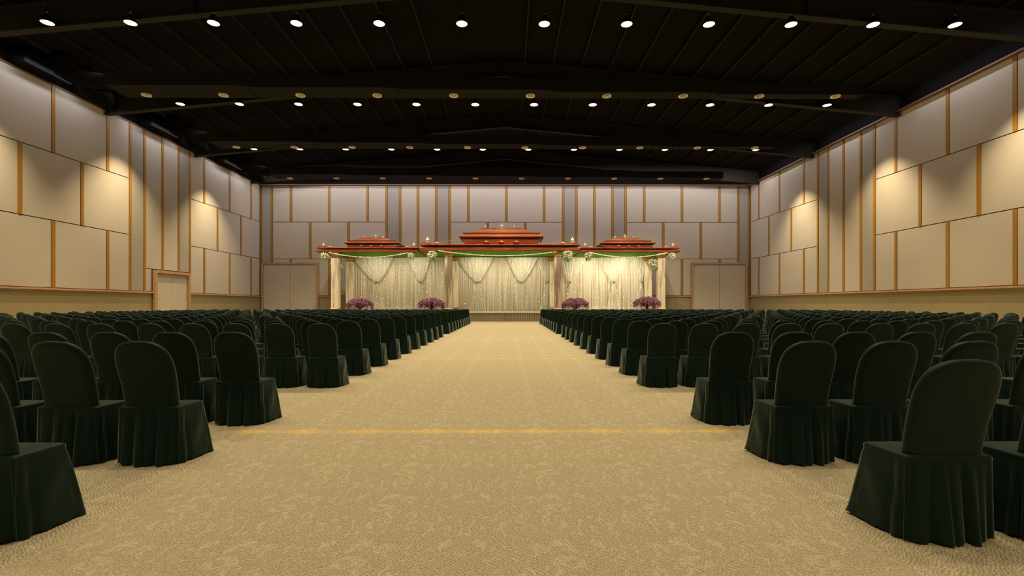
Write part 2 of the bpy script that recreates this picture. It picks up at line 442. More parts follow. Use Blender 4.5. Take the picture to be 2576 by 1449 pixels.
# back wall (s = X)
wb = Wall('wall_back', lambda a, d, z: (a, YB - d, z), XL - 0.2, XR + 0.2, 'back wall of beige panels and bronze strips behind the stage')
def bx(px): return (px - 1279.5) * YB / F
B = [bx(p) for p in (655.7, 686, 733.7, 829.6, 925.7, 973.4, 1007.2, 1052, 1097.6, 1131, 1178.4, 1273.9, 1368.9, 1416.8, 1450, 1495.2, 1540.8, 1573.9, 1620.8, 1716, 1810.9, 1858.3, 1889)]
wb.tall(B[0] + 0.08, B[1], 'panel_grey')
wb.group(B[1], B[5], (B[2], B[3], B[4]), (bx(781.9), bx(877.8)))
wb.tall(B[5], B[6], 'panel_grey'); wb.tall(B[6], B[7]); wb.tall(B[7], B[8]); wb.tall(B[8], B[9], 'panel_grey')
wb.group(B[9], B[13], (B[10], B[11], B[12]), (bx(1226.6), bx(1321.5)))
wb.tall(B[13], B[14], 'panel_grey'); wb.tall(B[14], B[15]); wb.tall(B[15], B[16]); wb.tall(B[16], B[17], 'panel_grey')
wb.group(B[17], B[21], (B[18], B[19], B[20]), (bx(1668.7), bx(1763.5)))
wb.tall(B[21], B[22] - 0.08, 'panel_grey'); wb.strip(B[22] - 0.08, ZD, ZT)

# left wall (s = Y)
wl = Wall('wall_left', lambda a, d, z: (XL + d, a, z), YN, YB, 'long left wall of beige panels with bronze strips and oak ledge')
def ly(px): return -XL * F / (1279.5 - px)
DL0, DL1 = ly(383.3), ly(474.4)                   # door frame of the left wall
ZDOOR = EYE + 88 * DL0 / F
def repeat_group(wall, a, upto):
    """carry the panelling rhythm on towards and behind the camera; a = nearest known outer strip"""
    pass
# far group
L = [ly(p) for p in (478.3, 514.5, 578, 631.9)]
wl.group(L[0], YB - 0.1, (L[1], L[2], L[3]), (ly(547.6), ly(606.3)))
zl = EYE + 91.5 * ly(365) / F
ya, yb_, yc, yd = ly(328.9), ly(364.7), ly(410), ly(450.5)
wl.tall(ya, yb_, 'panel_grey'); wl.tall(yb_, yc, 'panel', zl)
for a_, b_, m_ in ((yc, yd, 'panel'), (yd, L[0], 'panel_grey')):
    wl.strip(a_, zl, ZT); wl.panel(a_ + GW / 2, b_ - GW / 2, zl, ZT, m_)
wl.panel(yb_ + GW / 2, DL0, ZD, zl)
# near groups, running towards the camera
p = ly(272.5) - ly(136)                           # panel pitch
near = [ly(272.5), ly(136)]
while near[-1] > YN + 1: near.append(near[-1] - p)
mid = [ly(208.7), ly(53)]
while mid[-1] > YN + 1: mid.append(mid[-1] - p)
wl.group(YN, ya, tuple(sorted(q for q in near if q > YN + .3)), tuple(sorted(q for q in mid if q > YN + .3)))

# right wall
wr = Wall('wall_right', lambda a, d, z: (XR - d, a, z), YN, YB, 'long right wall of beige panels with bronze strips and oak ledge')
def ry(px): return XR * F / (px - 1279.5)
R = [ry(q) for q in (1912, 1964.5, 2026, 2061.6, 2088, 2127, 2170.8, 2205.3)]
wr.group(R[3], YB - 0.1, (R[2], R[1], R[0]), (ry(1994.3), ry(1937.4)))
wr.tall(R[4], R[3], 'panel_grey'); wr.tall(R[5], R[4]); wr.tall(R[6], R[5]); wr.tall(R[7], R[6], 'panel_grey')
near = [ry(2259.6), ry(2391.3), ry(2563)]
p = near[0] - near[1]
while near[-1] > YN + 1: near.append(near[-1] - p)
mid = [ry(2321.3), ry(2470.8)]
while mid[-1] > YN + 1: mid.append(mid[-1] - p)
wr.group(YN, R[7], tuple(sorted(q for q in near if q > YN + .3)), tuple(sorted(q for q in mid if q > YN + .3)))

wf = MB().box(XL - .4, XR + .4, YN - 0.4, YN, 0, ZT).build('wall_front', M['panel']); tag(wf, kind='structure')

# dado, ledge, top trim
DB = [(bx(660), bx(803.5)), (bx(1738.5), bx(1880))]     # door frames on the back wall
ZBD = EYE + 106 * YB / F
def dado_piece(wall, a, b):
    wall.box(a, b, 0, 0.05, 0, ZD - 0.09).build('dado', M['dado'], wall.root)
    wall.box(a, b, 0, 0.17, ZD - 0.09, ZD - 0.01).build('oak_ledge', M['ledge'], wall.root)
dado_piece(wl, YN, DL0); dado_piece(wl, DL1, YB - 0.05)
dado_piece(wr, YN, YB - 0.05)
xs = [XL + 0.05, DB[0][0], DB[0][1], DB[1][0], DB[1][1], XR - 0.05]
for a, b in ((xs[0], xs[1]), (xs[2], xs[3]), (xs[4], xs[5])): dado_piece(wb, a, b)
for wall in (wl, wr, wb):
    a, b = (wall.s0, wall.s1)
    wall.box(a, b, 0, 0.10 if wall is wl else 0.26, ZT - 0.03, ZT + 0.05).build('copper_cornice', M['cornice'], wall.root)
# upper black walls up to the roof
RIDGE = EYE + 13.2; SL = 0.087; XC = -0.3
def roof_z(x): return RIDGE - SL * abs(x - XC)
tag(MB().box(XL - 0.5, XL - 0.02, YN, YB, ZT + 0.07, roof_z(XL) + 0.3).build('wall_left_upper', M['topwall']), 'black upper strip of the left wall under the roof', kind='structure')
tag(MB().box(XR + 0.02, XR + 0.5, YN, YB, ZT + 0.07, roof_z(XR) + 0.3).build('wall_right_upper', M['topwall']), 'black upper strip of the right wall under the roof', kind='structure')
g = MB()
for y0, y1 in ((YB + 0.02, YB + 0.4), (YN - 0.4, YN - 0.02)):
    g.add([(x, y, z) for y in (y0, y1) for x, z in ((XL - .4, ZT + .07), (XR + .4, ZT + .07), (XR + .4, roof_z(XR) + .1), (XC, RIDGE + .1), (XL - .4, roof_z(XL) + .1))],
          [(0, 1, 2, 3, 4), (9, 8, 7, 6, 5), (0, 5, 6, 1), (1, 6, 7, 2), (2, 7, 8, 3), (3, 8, 9, 4), (4, 9, 5, 0)])
tag(g.build('wall_back_upper', M['topwall']), 'black gable above the back wall panelling', kind='structure')
g = MB()
g.add([(x, y, roof_z(x) + dz) for dz in (0, .15) for y in (YN - .4, YB + .4) for x in (XL - .5, XC, XR + .5)],
      [(0, 3, 4, 1), (1, 4, 5, 2), (6, 7, 10, 9), (7, 8, 11, 10), (0, 1, 7, 6), (1, 2, 8, 7), (3, 9, 10, 4), (4, 10, 11, 5), (0, 6, 9, 3), (2, 5, 11, 8)])
tag(g.build('ceiling', M['roof']), 'black pitched roof lining high above the hall', kind='structure')

# ------------------------------------------------------------------ doors
def make_door(n, wall, a, b, ztop, fw, rec, label):
    root = wall.box(a, b, 0.0, 0.085, 0, ztop).build('door_%d' % n, M['groove']); tag(root, label, kind='structure')
    for q0, q1, z0, z1 in ((a, a + fw, 0, ztop), (b - fw, b, 0, ztop), (a + fw, b - fw, ztop - fw * 0.75, ztop)):
        wall.box(q0, q1, 0, rec, z0, z1).build('door_frame', M['doorframe'], root, bevel=0.01)
    c = (a + b) / 2
    for q0, q1 in ((a + fw + .01, c - 0.012), (c + 0.012, b - fw - .01)):
        mb = MB(); k = int((q1 - q0) / 0.06)
        wall.box(q0, q1, 0.085, 0.11, 0.02, ztop - fw * 0.75 - .02, mb)
        for i in range(k):
            s = q0 + (i + .5) * (q1 - q0) / k
            wall.box(s - 0.021, s + 0.021, 0.11, 0.116, 0.03, ztop - fw * 0.75 - .03, mb)
        mb.build('door_leaf', M['doorleaf'], root)
make_door(1, wl, DL0, DL1, ZDOOR, 0.22, 0.24, 'double door with oak frame in the left wall')
make_door(2, wb, DB[0][0], DB[0][1], ZBD, 0.2, 0.18, 'tall double door in the back wall left of the stage')
make_door(3, wb, DB[1][0], DB[1][1], ZBD, 0.2, 0.18, 'tall double door in the back wall right of the stage')

# ------------------------------------------------------------------ roof steel
RY = [11.55, 19.0, 26.5, 34.0, 41.4]
def rafter_z(x, bottom):
    return (EYE + 12.25 - 0.0965 * abs(x - XC)) if bottom else roof_z(x) - 0.16
names_r = ['nearest', 'second', 'third', 'fourth', 'farthest']
for i, y in enumerate(RY):
    mb = MB(); X = [XL + 0.06, -12, XC, 11.5, XR - 0.06]
    # web
    v = [(x, y + s * 0.02, rafter_z(x, b)) for b in (True, False) for s in (-1, 1) for x in X]
    n = 5; f = []
    for j in range(n - 1):
        f += [(j, j + 1, 2 * n + j + 1, 2 * n + j), (n + j + 1, n + j, 3 * n + j, 3 * n + j + 1)]
    mb.add(v, f)
    for bot in (True, False):
        for j in range(n - 1):
            za, zb = rafter_z(X[j], bot), rafter_z(X[j + 1], bot)
            mb.add([(X[j], y - .16, za - .03), (X[j + 1], y - .16, zb - .03), (X[j + 1], y + .16, zb - .03), (X[j], y + .16, za - .03),
                    (X[j], y - .16, za + .03), (X[j + 1], y - .16, zb + .03), (X[j + 1], y + .16, zb + .03), (X[j], y + .16, za + .03)],
                   [(0, 3, 2, 1), (4, 5, 6, 7), (0, 1, 5, 4), (1, 2, 6, 5), (2, 3, 7, 6), (3, 0, 4, 7)])
    for x in (-12, -6, XC, 5.5, 11.5):      # stiffener plates
        mb.box(x - .012, x + .012, y - .15, y + .15, rafter_z(x, True), rafter_z(x, False))
    tag(mb.build('roof_rafter', M['steel']), 'dark gabled steel rafter, %s from the camera' % names_r[i], 'rafter', 'steel rafters under the roof')
px_list = [0.87 + 1.5 * k for k in range(13)] + [-4.07 - 1.5 * k for k in range(12)]
px_list.sort()
for k, x in enumerate(px_list):
    z = roof_z(x) - 0.005
    mb = MB().box(x - .035, x + .035, YN, YB, z - .15, z - .135).box(x + .02, x + .035, YN, YB, z - .135, z - .01)
    side = 'left' if x < 0 else 'right'
    idx = ORD[k if x < 0 else len(px_list) - 1 - k]
    tag(mb.build('roof_purlin', M['purlin']), 'thin steel purlin on the %s roof slope, %s from the %s wall' % (side, idx, side), 'purlin', 'purlins along the roof')

# ------------------------------------------------------------------ ducts with ceiling vents
HB = EYE + 9.76
DUCT_Y = [22.85, 30.4, 37.85]
row_name = ['nearest', 'middle', 'farthest']
def duct_mesh():
    secs = [(-17.97, 1.35, .60), (-12.2, 1.35, .60), (-11.4, 1.15, .58), (-5.5, 1.15, .58), (-4.7, .95, .56), (1.5, .95, .56), (2.3, .72, .53), (9.0, .72, .53), (9.8, .50, .50), (16.5, .50, .50)]
    return MB().loft([[(x, .45 - wd, 0), (x, .45, 0), (x, .45, ht), (x, .45 - wd, ht)] for x, wd, ht in secs])
DX = [(-911.5 + 193.3 * i) * 22.85 / F for i in range(10)]
vent0 = None
for r, y in enumerate(DUCT_Y):
    root = empty('air_duct', (0, y, HB))
    tag(root, 'long dark rectangular air duct hung across the hall, %s of three' % row_name[r], 'air duct', 'air ducts across the hall')
    duct_mesh().build('duct_body', M['duct'], root)
    for x, q in ((-17.9, -.93), (-11.8, -.93), (-5.1, -.75), (1.9, -.55), (9.4, -.34), (16.4, -.1)):
        MB().box(x - .03, x + .03, q, .48, -.02, .0).build('flange', M['duct'], root)
    for x in (-15, -8.5, -2, 5, 12):
        MB().tube([(x, .2, .5), (x, .2, roof_z(x) - HB - .05)], .012, 5).build('hanger_rod', M['steel'], root)
    # round branch duct with elbow at the left end
    tb = MB()
    tb.tube([(-17.7, -.2, .35), (-18.4, -.2, .42), (-19.2, -.2, .55), (-19.9, -.25, .72), (-20.3, -.3, .95), (-20.45, -.3, 1.3), (-20.45, -.3, 1.7)], [.28, .34, .36, .37, .38, .38, .38], 18)
    tb.build('round_duct', M['blackbox'], root, smooth=True)
    tb = MB()
    tb.tube([(-20.35, .95, 1.5), (-20.35, .95, .9), (-20.2, .95, .45), (-19.8, .95, .2), (-19.2, .95, .12)], .33, 18)
    tb.build('elbow', M['blackbox'], root, smooth=True)
    rg = MB()
    for x in (-19.55, -18.6): rg.lathe([(.39, -.02), (.41, 0), (.39, .02)], 0, 0, 0, 18, True)
    # two wall boxes that feed the round ducts
    for dy, ln in ((-1.5, 2.3), (1.6, 2.3)):
        yy = y + dy
        bxr = MB().box(XL + .02, XL + .75, yy, yy + ln, ZT + .10, ZT + .62).box(XL + .02, XL + .45, yy + .2, yy + ln - .2, ZT + .62, ZT + .82)
        tag(bxr.build('air_handling_box', M['blackbox'], bevel=.02), 'dark air handling box above the left wall, %s one by the %s duct' % ('nearer' if dy < 0 else 'farther', row_name[r]), 'ventilation box', 'air boxes above the left wall')
    for i, x in enumerate(DX):
        if vent0 is None:
            vent0 = empty('ceiling_vent')
            MB().lathe([(.40 / 1.0 * .52, -.03), (.215, -.045), (.20, -.05), (.135, -.035), (.13, 0.0), (.215, 0)], n=28, cap=False).build('vent_ring', M['vent'], vent0, smooth=True)
            MB().lathe([(.135, -.03), (.0, -.03)], n=20, cap=False).build('vent_core', M['ventdark'], vent0)
            gm = MB()
            for a in range(8):
                c_, s_ = cos(a * pi / 4), sin(a * pi / 4)
                gm.tube([(c_ * .03, s_ * .03, -.042), (c_ * .14, s_ * .14, -.042)], .008, 4)
            gm.lathe([(.035, -.05), (.035, -.035)], n=10)
            gm.build('vent_blades', M['vent'], vent0)
            o = vent0
        else:
            o = copy_tree(vent0)
        o.location = (x, y + .1, HB - .002)
        tag(o, 'round cream vent under the %s air duct, %s from the left' % (row_name[r], ORD[i]), 'ceiling vent', 'round vents under the air ducts')

# ------------------------------------------------------------------ pendants
pend0 = None
for r, y in enumerate(PEND_Y + PEND_Y_BEHIND[:1]):
    for i, x in enumerate(PEND_X):
        if pend0 is None:
            pend0 = empty('pendant_lamp')
            MB().lathe([(.222, 0), (.218, .02), (.17, .12), (.085, .29), (.05, .34), (.0, .345)], n=28, cap=False).build('lamp_shade', M['shade'], pend0, smooth=True)
            MB().lathe([(.0, .34), (.035, .34), (.038, .40), (.02, .45), (0, .45)], n=12, cap=False).build('copper_cap', M['copper'], pend0, smooth=True)
            MB().lathe([(.0, .012), (.205, .004), (.21, .0)], n=28, cap=False).build('diffuser', M['lampglow'], pend0)
            MB().lathe([(.0, -.045), (.03, -.035), (.045, 0), (.045, .01)], n=12, cap=False).build('bulb', M['bulb'], pend0, smooth=True)
            MB().tube([(0, 0, .44), (0, 0, 1.9)], .008, 5).build('cord', M['shade'], pend0)
            cord0 = [c for c in pend0.children if c.name.startswith('cord')][0]
            o = pend0
        else:
            o = copy_tree(pend0)
        o.location = (x, y, PEND_Z)
        for c in o.children:
            if c.name.startswith('cord'):
                c.scale[2] = (roof_z(x) - PEND_Z - .02) / 1.9; c.location[2] = .44 * (1 - c.scale[2])
        rn = ['nearest visible', 'middle', 'farthest', 'overhead'][r]
        tag(o, 'black cone pendant lamp with round glowing face, %s row, %s from the left' % (rn, ORD[i]), 'pendant lamp', 'pendant lamps under the roof')

# ------------------------------------------------------------------ stage
SY, SH = 36.4, 0.674
st = empty('stage', (0, SY, 0)); tag(st, 'low ribbed taupe stage platform at the end of the aisle', 'stage')
SX0, SX1 = -14.9, 13.4
mb = MB().box(SX0, SX1, .03, YB - SY - .3, 0, SH - .06)
k = int((SX1 - SX0) / 0.13)
for i in range(k):
    x = SX0 + (i + .5) * (SX1 - SX0) / k
    mb.box(x - .04, x + .04, 0, .03, .01, SH - .07)
mb.build('stage_riser', M['stageface'], st)
MB().box(SX0, SX1, -.03, YB - SY - .3, SH - .06, SH).build('stage_top', M['stagetop'], st)

# ------------------------------------------------------------------ canopies
def lotus(mbp, cx, cy, cz, s, parent, name='lotus_ornament'):
    s *= 1.2
    o = MB().lathe([(0, 0), (.5 * s, .02 * s), (.75 * s, .25 * s), (.95 * s, .32 * s), (1.0 * s, .40 * s), (.7 * s, .52 * s), (.35 * s, .62 * s), (.15 * s, .72 * s), (.2 * s, .8 * s), (0, .95 * s)], 0, 0, 0, 12, False)
    return o.build(name, M['lotus'], parent, smooth=True, loc=(cx, cy, cz))
def finial(cx, cy, cz, s, parent, name='finial'):
    s *= 1.35
    f = MB().lathe([(0, 0), (.5 * s, 0), (.55 * s, .08 * s), (.3 * s, .16 * s), (.22 * s, .3 * s), (.45 * s, .42 * s), (.5 * s, .55 * s), (.25 * s, .75 * s), (.12 * s, .95 * s), (.16 * s, 1.02 * s), (.05 * s, 1.15 * s), (0, 1.4 * s)], 0, 0, 0, 12, False)
    return f.build(name, M['ivory'], parent, smooth=True, loc=(cx, cy, cz))
def hollow(mb, W, D, z0, z1, t):
    mb.box(-W / 2, W / 2, -D / 2, -D / 2 + t, z0, z1).box(-W / 2, W / 2, D / 2 - t, D / 2, z0, z1)
    mb.box(-W / 2, -W / 2 + t, -D / 2 + t, D / 2 - t, z0, z1).box(W / 2 - t, W / 2, -D / 2 + t, D / 2 - t, z0, z1)
def canopy(name_label, cx, cy, W, D, zb, fh, midW, midh, ledh, upx, tiers, fin_s, scale):
    root = empty('canopy', (cx, cy, 0)); tag(root, name_label, 'canopy', 'carved red canopies over the stage')
    MB().box(-W / 2, W / 2, -D / 2, D / 2, zb, zb + fh).build('fascia', M['redwood'], root, bevel=.015)
    MB().box(-W / 2 + .06, W / 2 - .06, -D / 2 + .05, D / 2 - .05, zb - .02, zb).build('soffit', M['green'], root)
    z = zb + fh
    MB().box(-midW / 2, midW / 2, -D / 2 + .45, D / 2 - .45, z, z + midh).build('frieze', M['redwood'], root)
    z2 = z + midh
    mb = MB(); hollow(mb, W, D, z2, z2 + ledh * .55, .7)
    mb.frustum(0, 0, W - 1.2, D - 1.2, z2, W - 1.6, D - 1.6, z2 + ledh)
    mb.build('upper_ledge', M['redwood'], root)
    # little brackets with sloping corner lugs
    for sx in (-1, 1):
        for sy in (-1, 1):
            MB().frustum(sx * (W / 2 - .45 * scale), sy * (D / 2 - .4), .75 * scale, .45, z2 + ledh * .55, .6 * scale, .4, z2 + ledh * .55 + .17 * scale).build('corner_block', M['redwood'], root)
            finial(sx * (W / 2 - .55 * scale), sy * (D / 2 - .4), z2 + ledh * .55 + .17 * scale, .27 * scale, root)
            lotus(None, sx * (W / 2 - 1.25 * scale), sy * (D / 2 - .45), z2 + ledh * .55, .24 * scale, root)
    # bead chains on front edge and above
    ch = MB()
    n = int(W / .12)
    for i in range(n):
        x = -W / 2 + (i + .5) * W / n
        ch.octa((x, -D / 2 - .01, z2 + ledh * .35 + .02 * (i % 2)), .035, .03, .02)
    ch.build('bead_chain', M['ivory'], root)
    ch = MB(); zc = z2 + ledh + .27 * scale
    for s in (-1, 1):
        a, b = s * (W / 2 - 1.3 * scale), s * (tiers[0][0] / 2 - .9 * scale)
        ch.tube([(a, -D / 2 + .5, zc - .1), (a * .66 + b * .34, -D / 2 + .55, zc), (a * .33 + b * .67, -D / 2 + .6, zc), (b, -D / 2 + .7, zc)], .012, 4)
        for i in range(int(abs(a - b) / .14)):
            t = (i + .5) / int(abs(a - b) / .14)
            ch.octa((a + (b - a) * t, -D / 2 + .5 + .2 * t, zc - .02 + .02 * (i % 2) - .08 * max(0, 1 - 5 * t)), .03, .03, .035)
    ch.build('bead_chain', M['brass'], root)
    # roof tiers: (w0, d0, z0, w1, d1, z1, material, name)
    for t in tiers:
        w0, d0, a, w1, d1, b, m, nm = t
        MB().frustum(upx, 0, w0, d0, a, w1, d1, b).build(nm, M[m], root, bevel=.012)
    for t in tiers:
        if t[7] == 'dentil_band':
            tm = MB(); k = int(t[0] / .16)
            for i in range(k):
                x = upx - t[0] / 2 + (i + .5) * t[0] / k
                tm.box(x - .045, x + .045, -t[1] / 2 - .03, -t[1] / 2, t[2], t[5])
            tm.build('dentils', M['copperwood'], root)
        if t[7] == 'cornice_band':
            MB().frustum(upx, 0, t[0] + .05, t[1] + .05, t[2] - .045, t[0] + .05, t[1] + .05, t[2] - .01).build('moulding', M['darkwood'], root)
    dr = tiers[0]
    for q in (-1, 0, 1):
        lotus(None, upx + q * dr[0] * .205, -dr[1] / 2 - .2 * scale, dr[2] + (dr[5] - dr[2]) * .35, .22 * scale, root)
    top = tiers[-1]; zt = top[5]
    finial(upx, 0, zt, fin_s, root)
    for q, s in ((-.95, .5), (-.8, .7), (-.4, .5), (.35, .5), (.62, .7), (.8, .5)):
        if s > .6: finial(upx + q * top[3] / 2, -top[4] / 4, zt, fin_s * .55, root)
        else: lotus(None, upx + q * top[3] / 2, -top[4] / 4, zt, fin_s * .42, root)
    return root

def stepped(w0, d0, z0, w1, d1, z1, n=4):
    out = []
    for i in range(n):
        a, b = i / n, (i + 1) / n
        za, zb = z0 + (z1 - z0) * a, z0 + (z1 - z0) * b
        wa, wb_ = w0 + (w1 - w0) * a, w0 + (w1 - w0) * b
        da, db = d0 + (d1 - d0) * a, d0 + (d1 - d0) * b
        zm = za + (zb - za) * .35
        out.append((wa + .03, da + .03, za, wa + .03, da + .03, zm, 'redwood' if i % 2 else 'copperwood', 'roof_step'))
        out.append((wa - .04, da - .04, zm, wb_ + .10, db + .10, zb, 'copperwood', 'roof_slope'))
    return out
def tier_set(wd, zs, dep):
    # wd: widths (drum, slab, step, band, slope bottom, slope top), zs: heights
    return [
        (wd[0], dep[0], zs[0], wd[0], dep[0], zs[1], 'redwood', 'drum'),
        (wd[1] - .55, dep[1] - .5, zs[1], wd[1], dep[1], zs[1] + (zs[2] - zs[1]) * .5, 'redwood', 'flared_cornice'),
        (wd[1], dep[1], zs[1] + (zs[2] - zs[1]) * .5, wd[1] + .02, dep[1] + .02, zs[2], 'copperwood', 'cornice_band'),
        (wd[2] - .12, dep[2] - .12, zs[2], wd[2] - .25, dep[2] - .2, zs[2] + (zs[3] - zs[2]) * .6, 'copperwood', 'roof_step'),
        (wd[2], dep[2], zs[2] + (zs[3] - zs[2]) * .6, wd[2], dep[2], zs[3], 'redwood', 'roof_step'),
        (wd[3], dep[3], zs[3], wd[3], dep[3], zs[3] + .07, 'darkwood', 'dentil_band'),
    ] + stepped(wd[3], dep[3], zs[3] + .07, wd[4], dep[4], zs[4]) + [
        (wd[4], dep[4], zs[4], wd[4], dep[4], zs[4] + .06, 'darkwood', 'dentil_band'),
    ]
ctr = canopy('wide middle canopy with red carved tiered roof and green soffit over the stage', -.65, 39.45, 12.05, 5.15, 5.29, .21, 9.6, .19, .12, .1,
             tier_set((5.7, 6.44, 5.98, 4.7, 3.2), (5.75, 6.31, 6.62, 6.80, 7.20), (2.9, 3.2, 2.9, 2.1, 1.3)), .34, 1.0)
lft = canopy('narrow left canopy with red carved tiered roof beside the wide one', -10.77, 39.75, 7.75, 4.3, 5.25, .17, 6.4, .11, .12, .06,
             tier_set((3.85, 4.2, 3.75, 2.86, 2.1), (5.62, 5.95, 6.17, 6.27, 6.50), (2.2, 2.45, 2.2, 1.6, 1.0)), .24, .72)
rgt = canopy('narrow right canopy with red carved tiered roof beside the wide one', 9.29, 39.75, 7.6, 4.3, 5.25, .17, 6.3, .11, .12, .1,
             tier_set((3.85, 4.2, 3.75, 2.86, 2.1), (5.62, 5.95, 6.17, 6.27, 6.50), (2.2, 2.45, 2.2, 1.6, 1.0)), .24, .72)

# columns
def column(x, y, wd, ztop, label, m='column'):
    cw = 1.22 if y < 40 else 1.85
    root = empty('column', (x, y, SH)); tag(root, label, 'column', 'fluted cream columns carrying the canopies')
    H = ztop - SH - .02
    MB().box(-wd * .62, wd * .62, -wd * .62, wd * .62, 0, .24).frustum(0, 0, wd * 1.24, wd * 1.24, .24, wd * 1.02, wd * 1.02, .33).build('column_base', M['brass'], root, bevel=.01)
    ring = []
    n = 6; hw = wd / 2
    pts = []
    for s in range(4):
        for j in range(n * 4):
            t = -hw + wd * (j / (n * 4))
            d = hw - (.018 if j % 4 in (2, 3) and 0 < j < n * 4 - 1 else 0)
            a = {0: (t, -d), 1: (d, t), 2: (-t, d), 3: (-d, -t)}[s]
            pts.append(a)
    MB().loft([[(a, b, z) for a, b in pts] for z in (.33, H - .38)]).build('column_shaft', M[m], root)
    MB().frustum(0, 0, wd * 1.06, wd * 1.06, H - .38, wd * 1.06, wd * 1.06, H - .30).frustum(0, 0, wd * 1.02, wd * 1.02, H - .30, wd * (cw - .1), wd * min(cw, 1.4), H - .12).frustum(0, 0, wd * cw, wd * min(cw, 1.4), H - .12, wd * cw, wd * min(cw, 1.4), H).build('capital', M['brass'], root, bevel=.01)
for (x, y, wd, zt, lb) in (
        (-13.28, 37.95, .54, 5.23, 'cream column at the front left corner of the left canopy'),
        (-13.28, 41.35, .53, 5.23, 'cream column at the back left corner of the left canopy'),
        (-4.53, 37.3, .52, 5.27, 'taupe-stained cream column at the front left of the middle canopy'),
        (-4.53, 41.35, .52, 5.27, 'cream column at the back left of the middle canopy'),
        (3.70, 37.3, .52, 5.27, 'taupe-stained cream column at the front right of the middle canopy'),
        (3.70, 41.35, .52, 5.27, 'cream column at the back right of the middle canopy'),
        (11.69, 41.35, .53, 5.23, 'cream column at the back right corner of the right canopy'),
        (11.72, 37.95, .54, 5.23, 'cream column at the front right corner of the right canopy')):
    column(x, y, wd, zt, lb, 'column_painted_shade' if 'stained' in lb else 'column')

# ------------------------------------------------------------------ curtains
CY = 41.55
def cxp(px): return (px - 1279.5) * CY / F
random.seed(11)
def back_curtain(x0, x1, z0, z1, label):
    n = int((x1 - x0) / .028); rows = 7
    ph = [random.uniform(0, 6) for _ in range(6)]
    vs = []; fs = []
    for r in range(rows):
        t = r / (rows - 1); z = z1 + (z0 - z1) * t
        for i in range(n + 1):
            x = x0 + (x1 - x0) * i / n
            d = .022 * sin(x * 24 + 2.5 * sin(x * 1.7 + ph[0])) + .012 * sin(x * 41 + ph[1] + .6 * t) + .045 * sin(x * 5.3 + ph[2] + 1.5 * sin(x * .9))
            vs.append((x - (x0 + x1) / 2 + .015 * sin(9 * x + 3 * t), d * (.7 + .5 * t), z))
    for r in range(rows - 1):
        for i in range(n):
            a = r * (n + 1) + i; fs.append((a, a + 1, a + n + 2, a + n + 1))
    o = MB().add(vs, fs).build('curtain', M['curtain'], smooth=True, loc=((x0 + x1) / 2, CY, 0))
    tag(o, label, 'curtain', 'pale voile curtains behind the columns')
    return o
CZ0, CZ1 = SH + .01, 5.2
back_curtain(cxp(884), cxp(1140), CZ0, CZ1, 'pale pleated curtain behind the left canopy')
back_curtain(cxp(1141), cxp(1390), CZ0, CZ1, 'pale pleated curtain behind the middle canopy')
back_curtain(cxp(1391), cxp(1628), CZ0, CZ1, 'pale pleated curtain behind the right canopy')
ZTIE = EYE + (767 - 710.5) * CY / F
def drape(xc, wl_, wr_, bl, br, label):
    """hourglass sheer: tied at ZTIE, spread to wl_/wr_ at top and bl/br at the hem"""
    n = 44; rows = 26; vs = []; fs = []
    for r in range(rows + 1):
        t = r / rows; z = CZ1 + (CZ0 + .02 - CZ1) * t
        if z > ZTIE:
            u = (z - ZTIE) / (CZ1 - ZTIE); k = u ** 0.74; a, b = -wl_ * k - .05, wr_ * k + .05; amp = .022 + .01 * k
        else:
            u = (ZTIE - z) / (ZTIE - CZ0); k = u ** 0.8; a, b = -bl * k - .05, br * k + .05; amp = .022 * k + .018
        for i in range(n + 1):
            s = i / n
            vs.append((a + (b - a) * s, -.17 + amp * sin(s * pi * 14 + .5) - .07 * sin(pi * s) * (1 - .6 * k), z))
    for r in range(rows):
        for i in range(n):
            q = r * (n + 1) + i; fs.append((q, q + 1, q + n + 2, q + n + 1))
    root = empty('sheer_drape', (xc, CY - .12, 0)); tag(root, label, 'drape', 'tied sheer drapes over the curtain')
    MB().add(vs, fs).build('sheer_fabric', M['sheer'], root, smooth=True)
    MB().lathe([(0, -.05), (.07, -.045), (.11, 0), (.07, .045), (0, .05)], 0, 0, 0, 10, False).build('tieback', M['tie'], root, smooth=True, loc=(0, -.24, ZTIE))
for px, a, b, c, d, lb in (
        (951.7, 60, 38, 20, 20, 'left tied sheer drape behind the left canopy'),
        (1060.6, 34, 22, 16, 14, 'right tied sheer drape behind the left canopy'),
        (1202, 50, 38, 20, 20, 'leftmost tied sheer drape behind the middle canopy'),
        (1310.5, 34, 42, 16, 18, 'middle tied sheer drape behind the middle canopy'),
        (1378, 28, 10, 24, 6, 'rightmost tied sheer drape behind the middle canopy'),
        (1433.3, 26, 38, 12, 14, 'leftmost tied sheer drape behind the right canopy'),
        (1541.6, 34, 34, 16, 18, 'middle tied sheer drape behind the right canopy'),
        (1612.7, 28, 8, 18, 8, 'rightmost tied sheer drape behind the right canopy')):
    s = CY / F
    drape(cxp(px), a * s, b * s, c * s, d * s, lb)
random.seed(5)
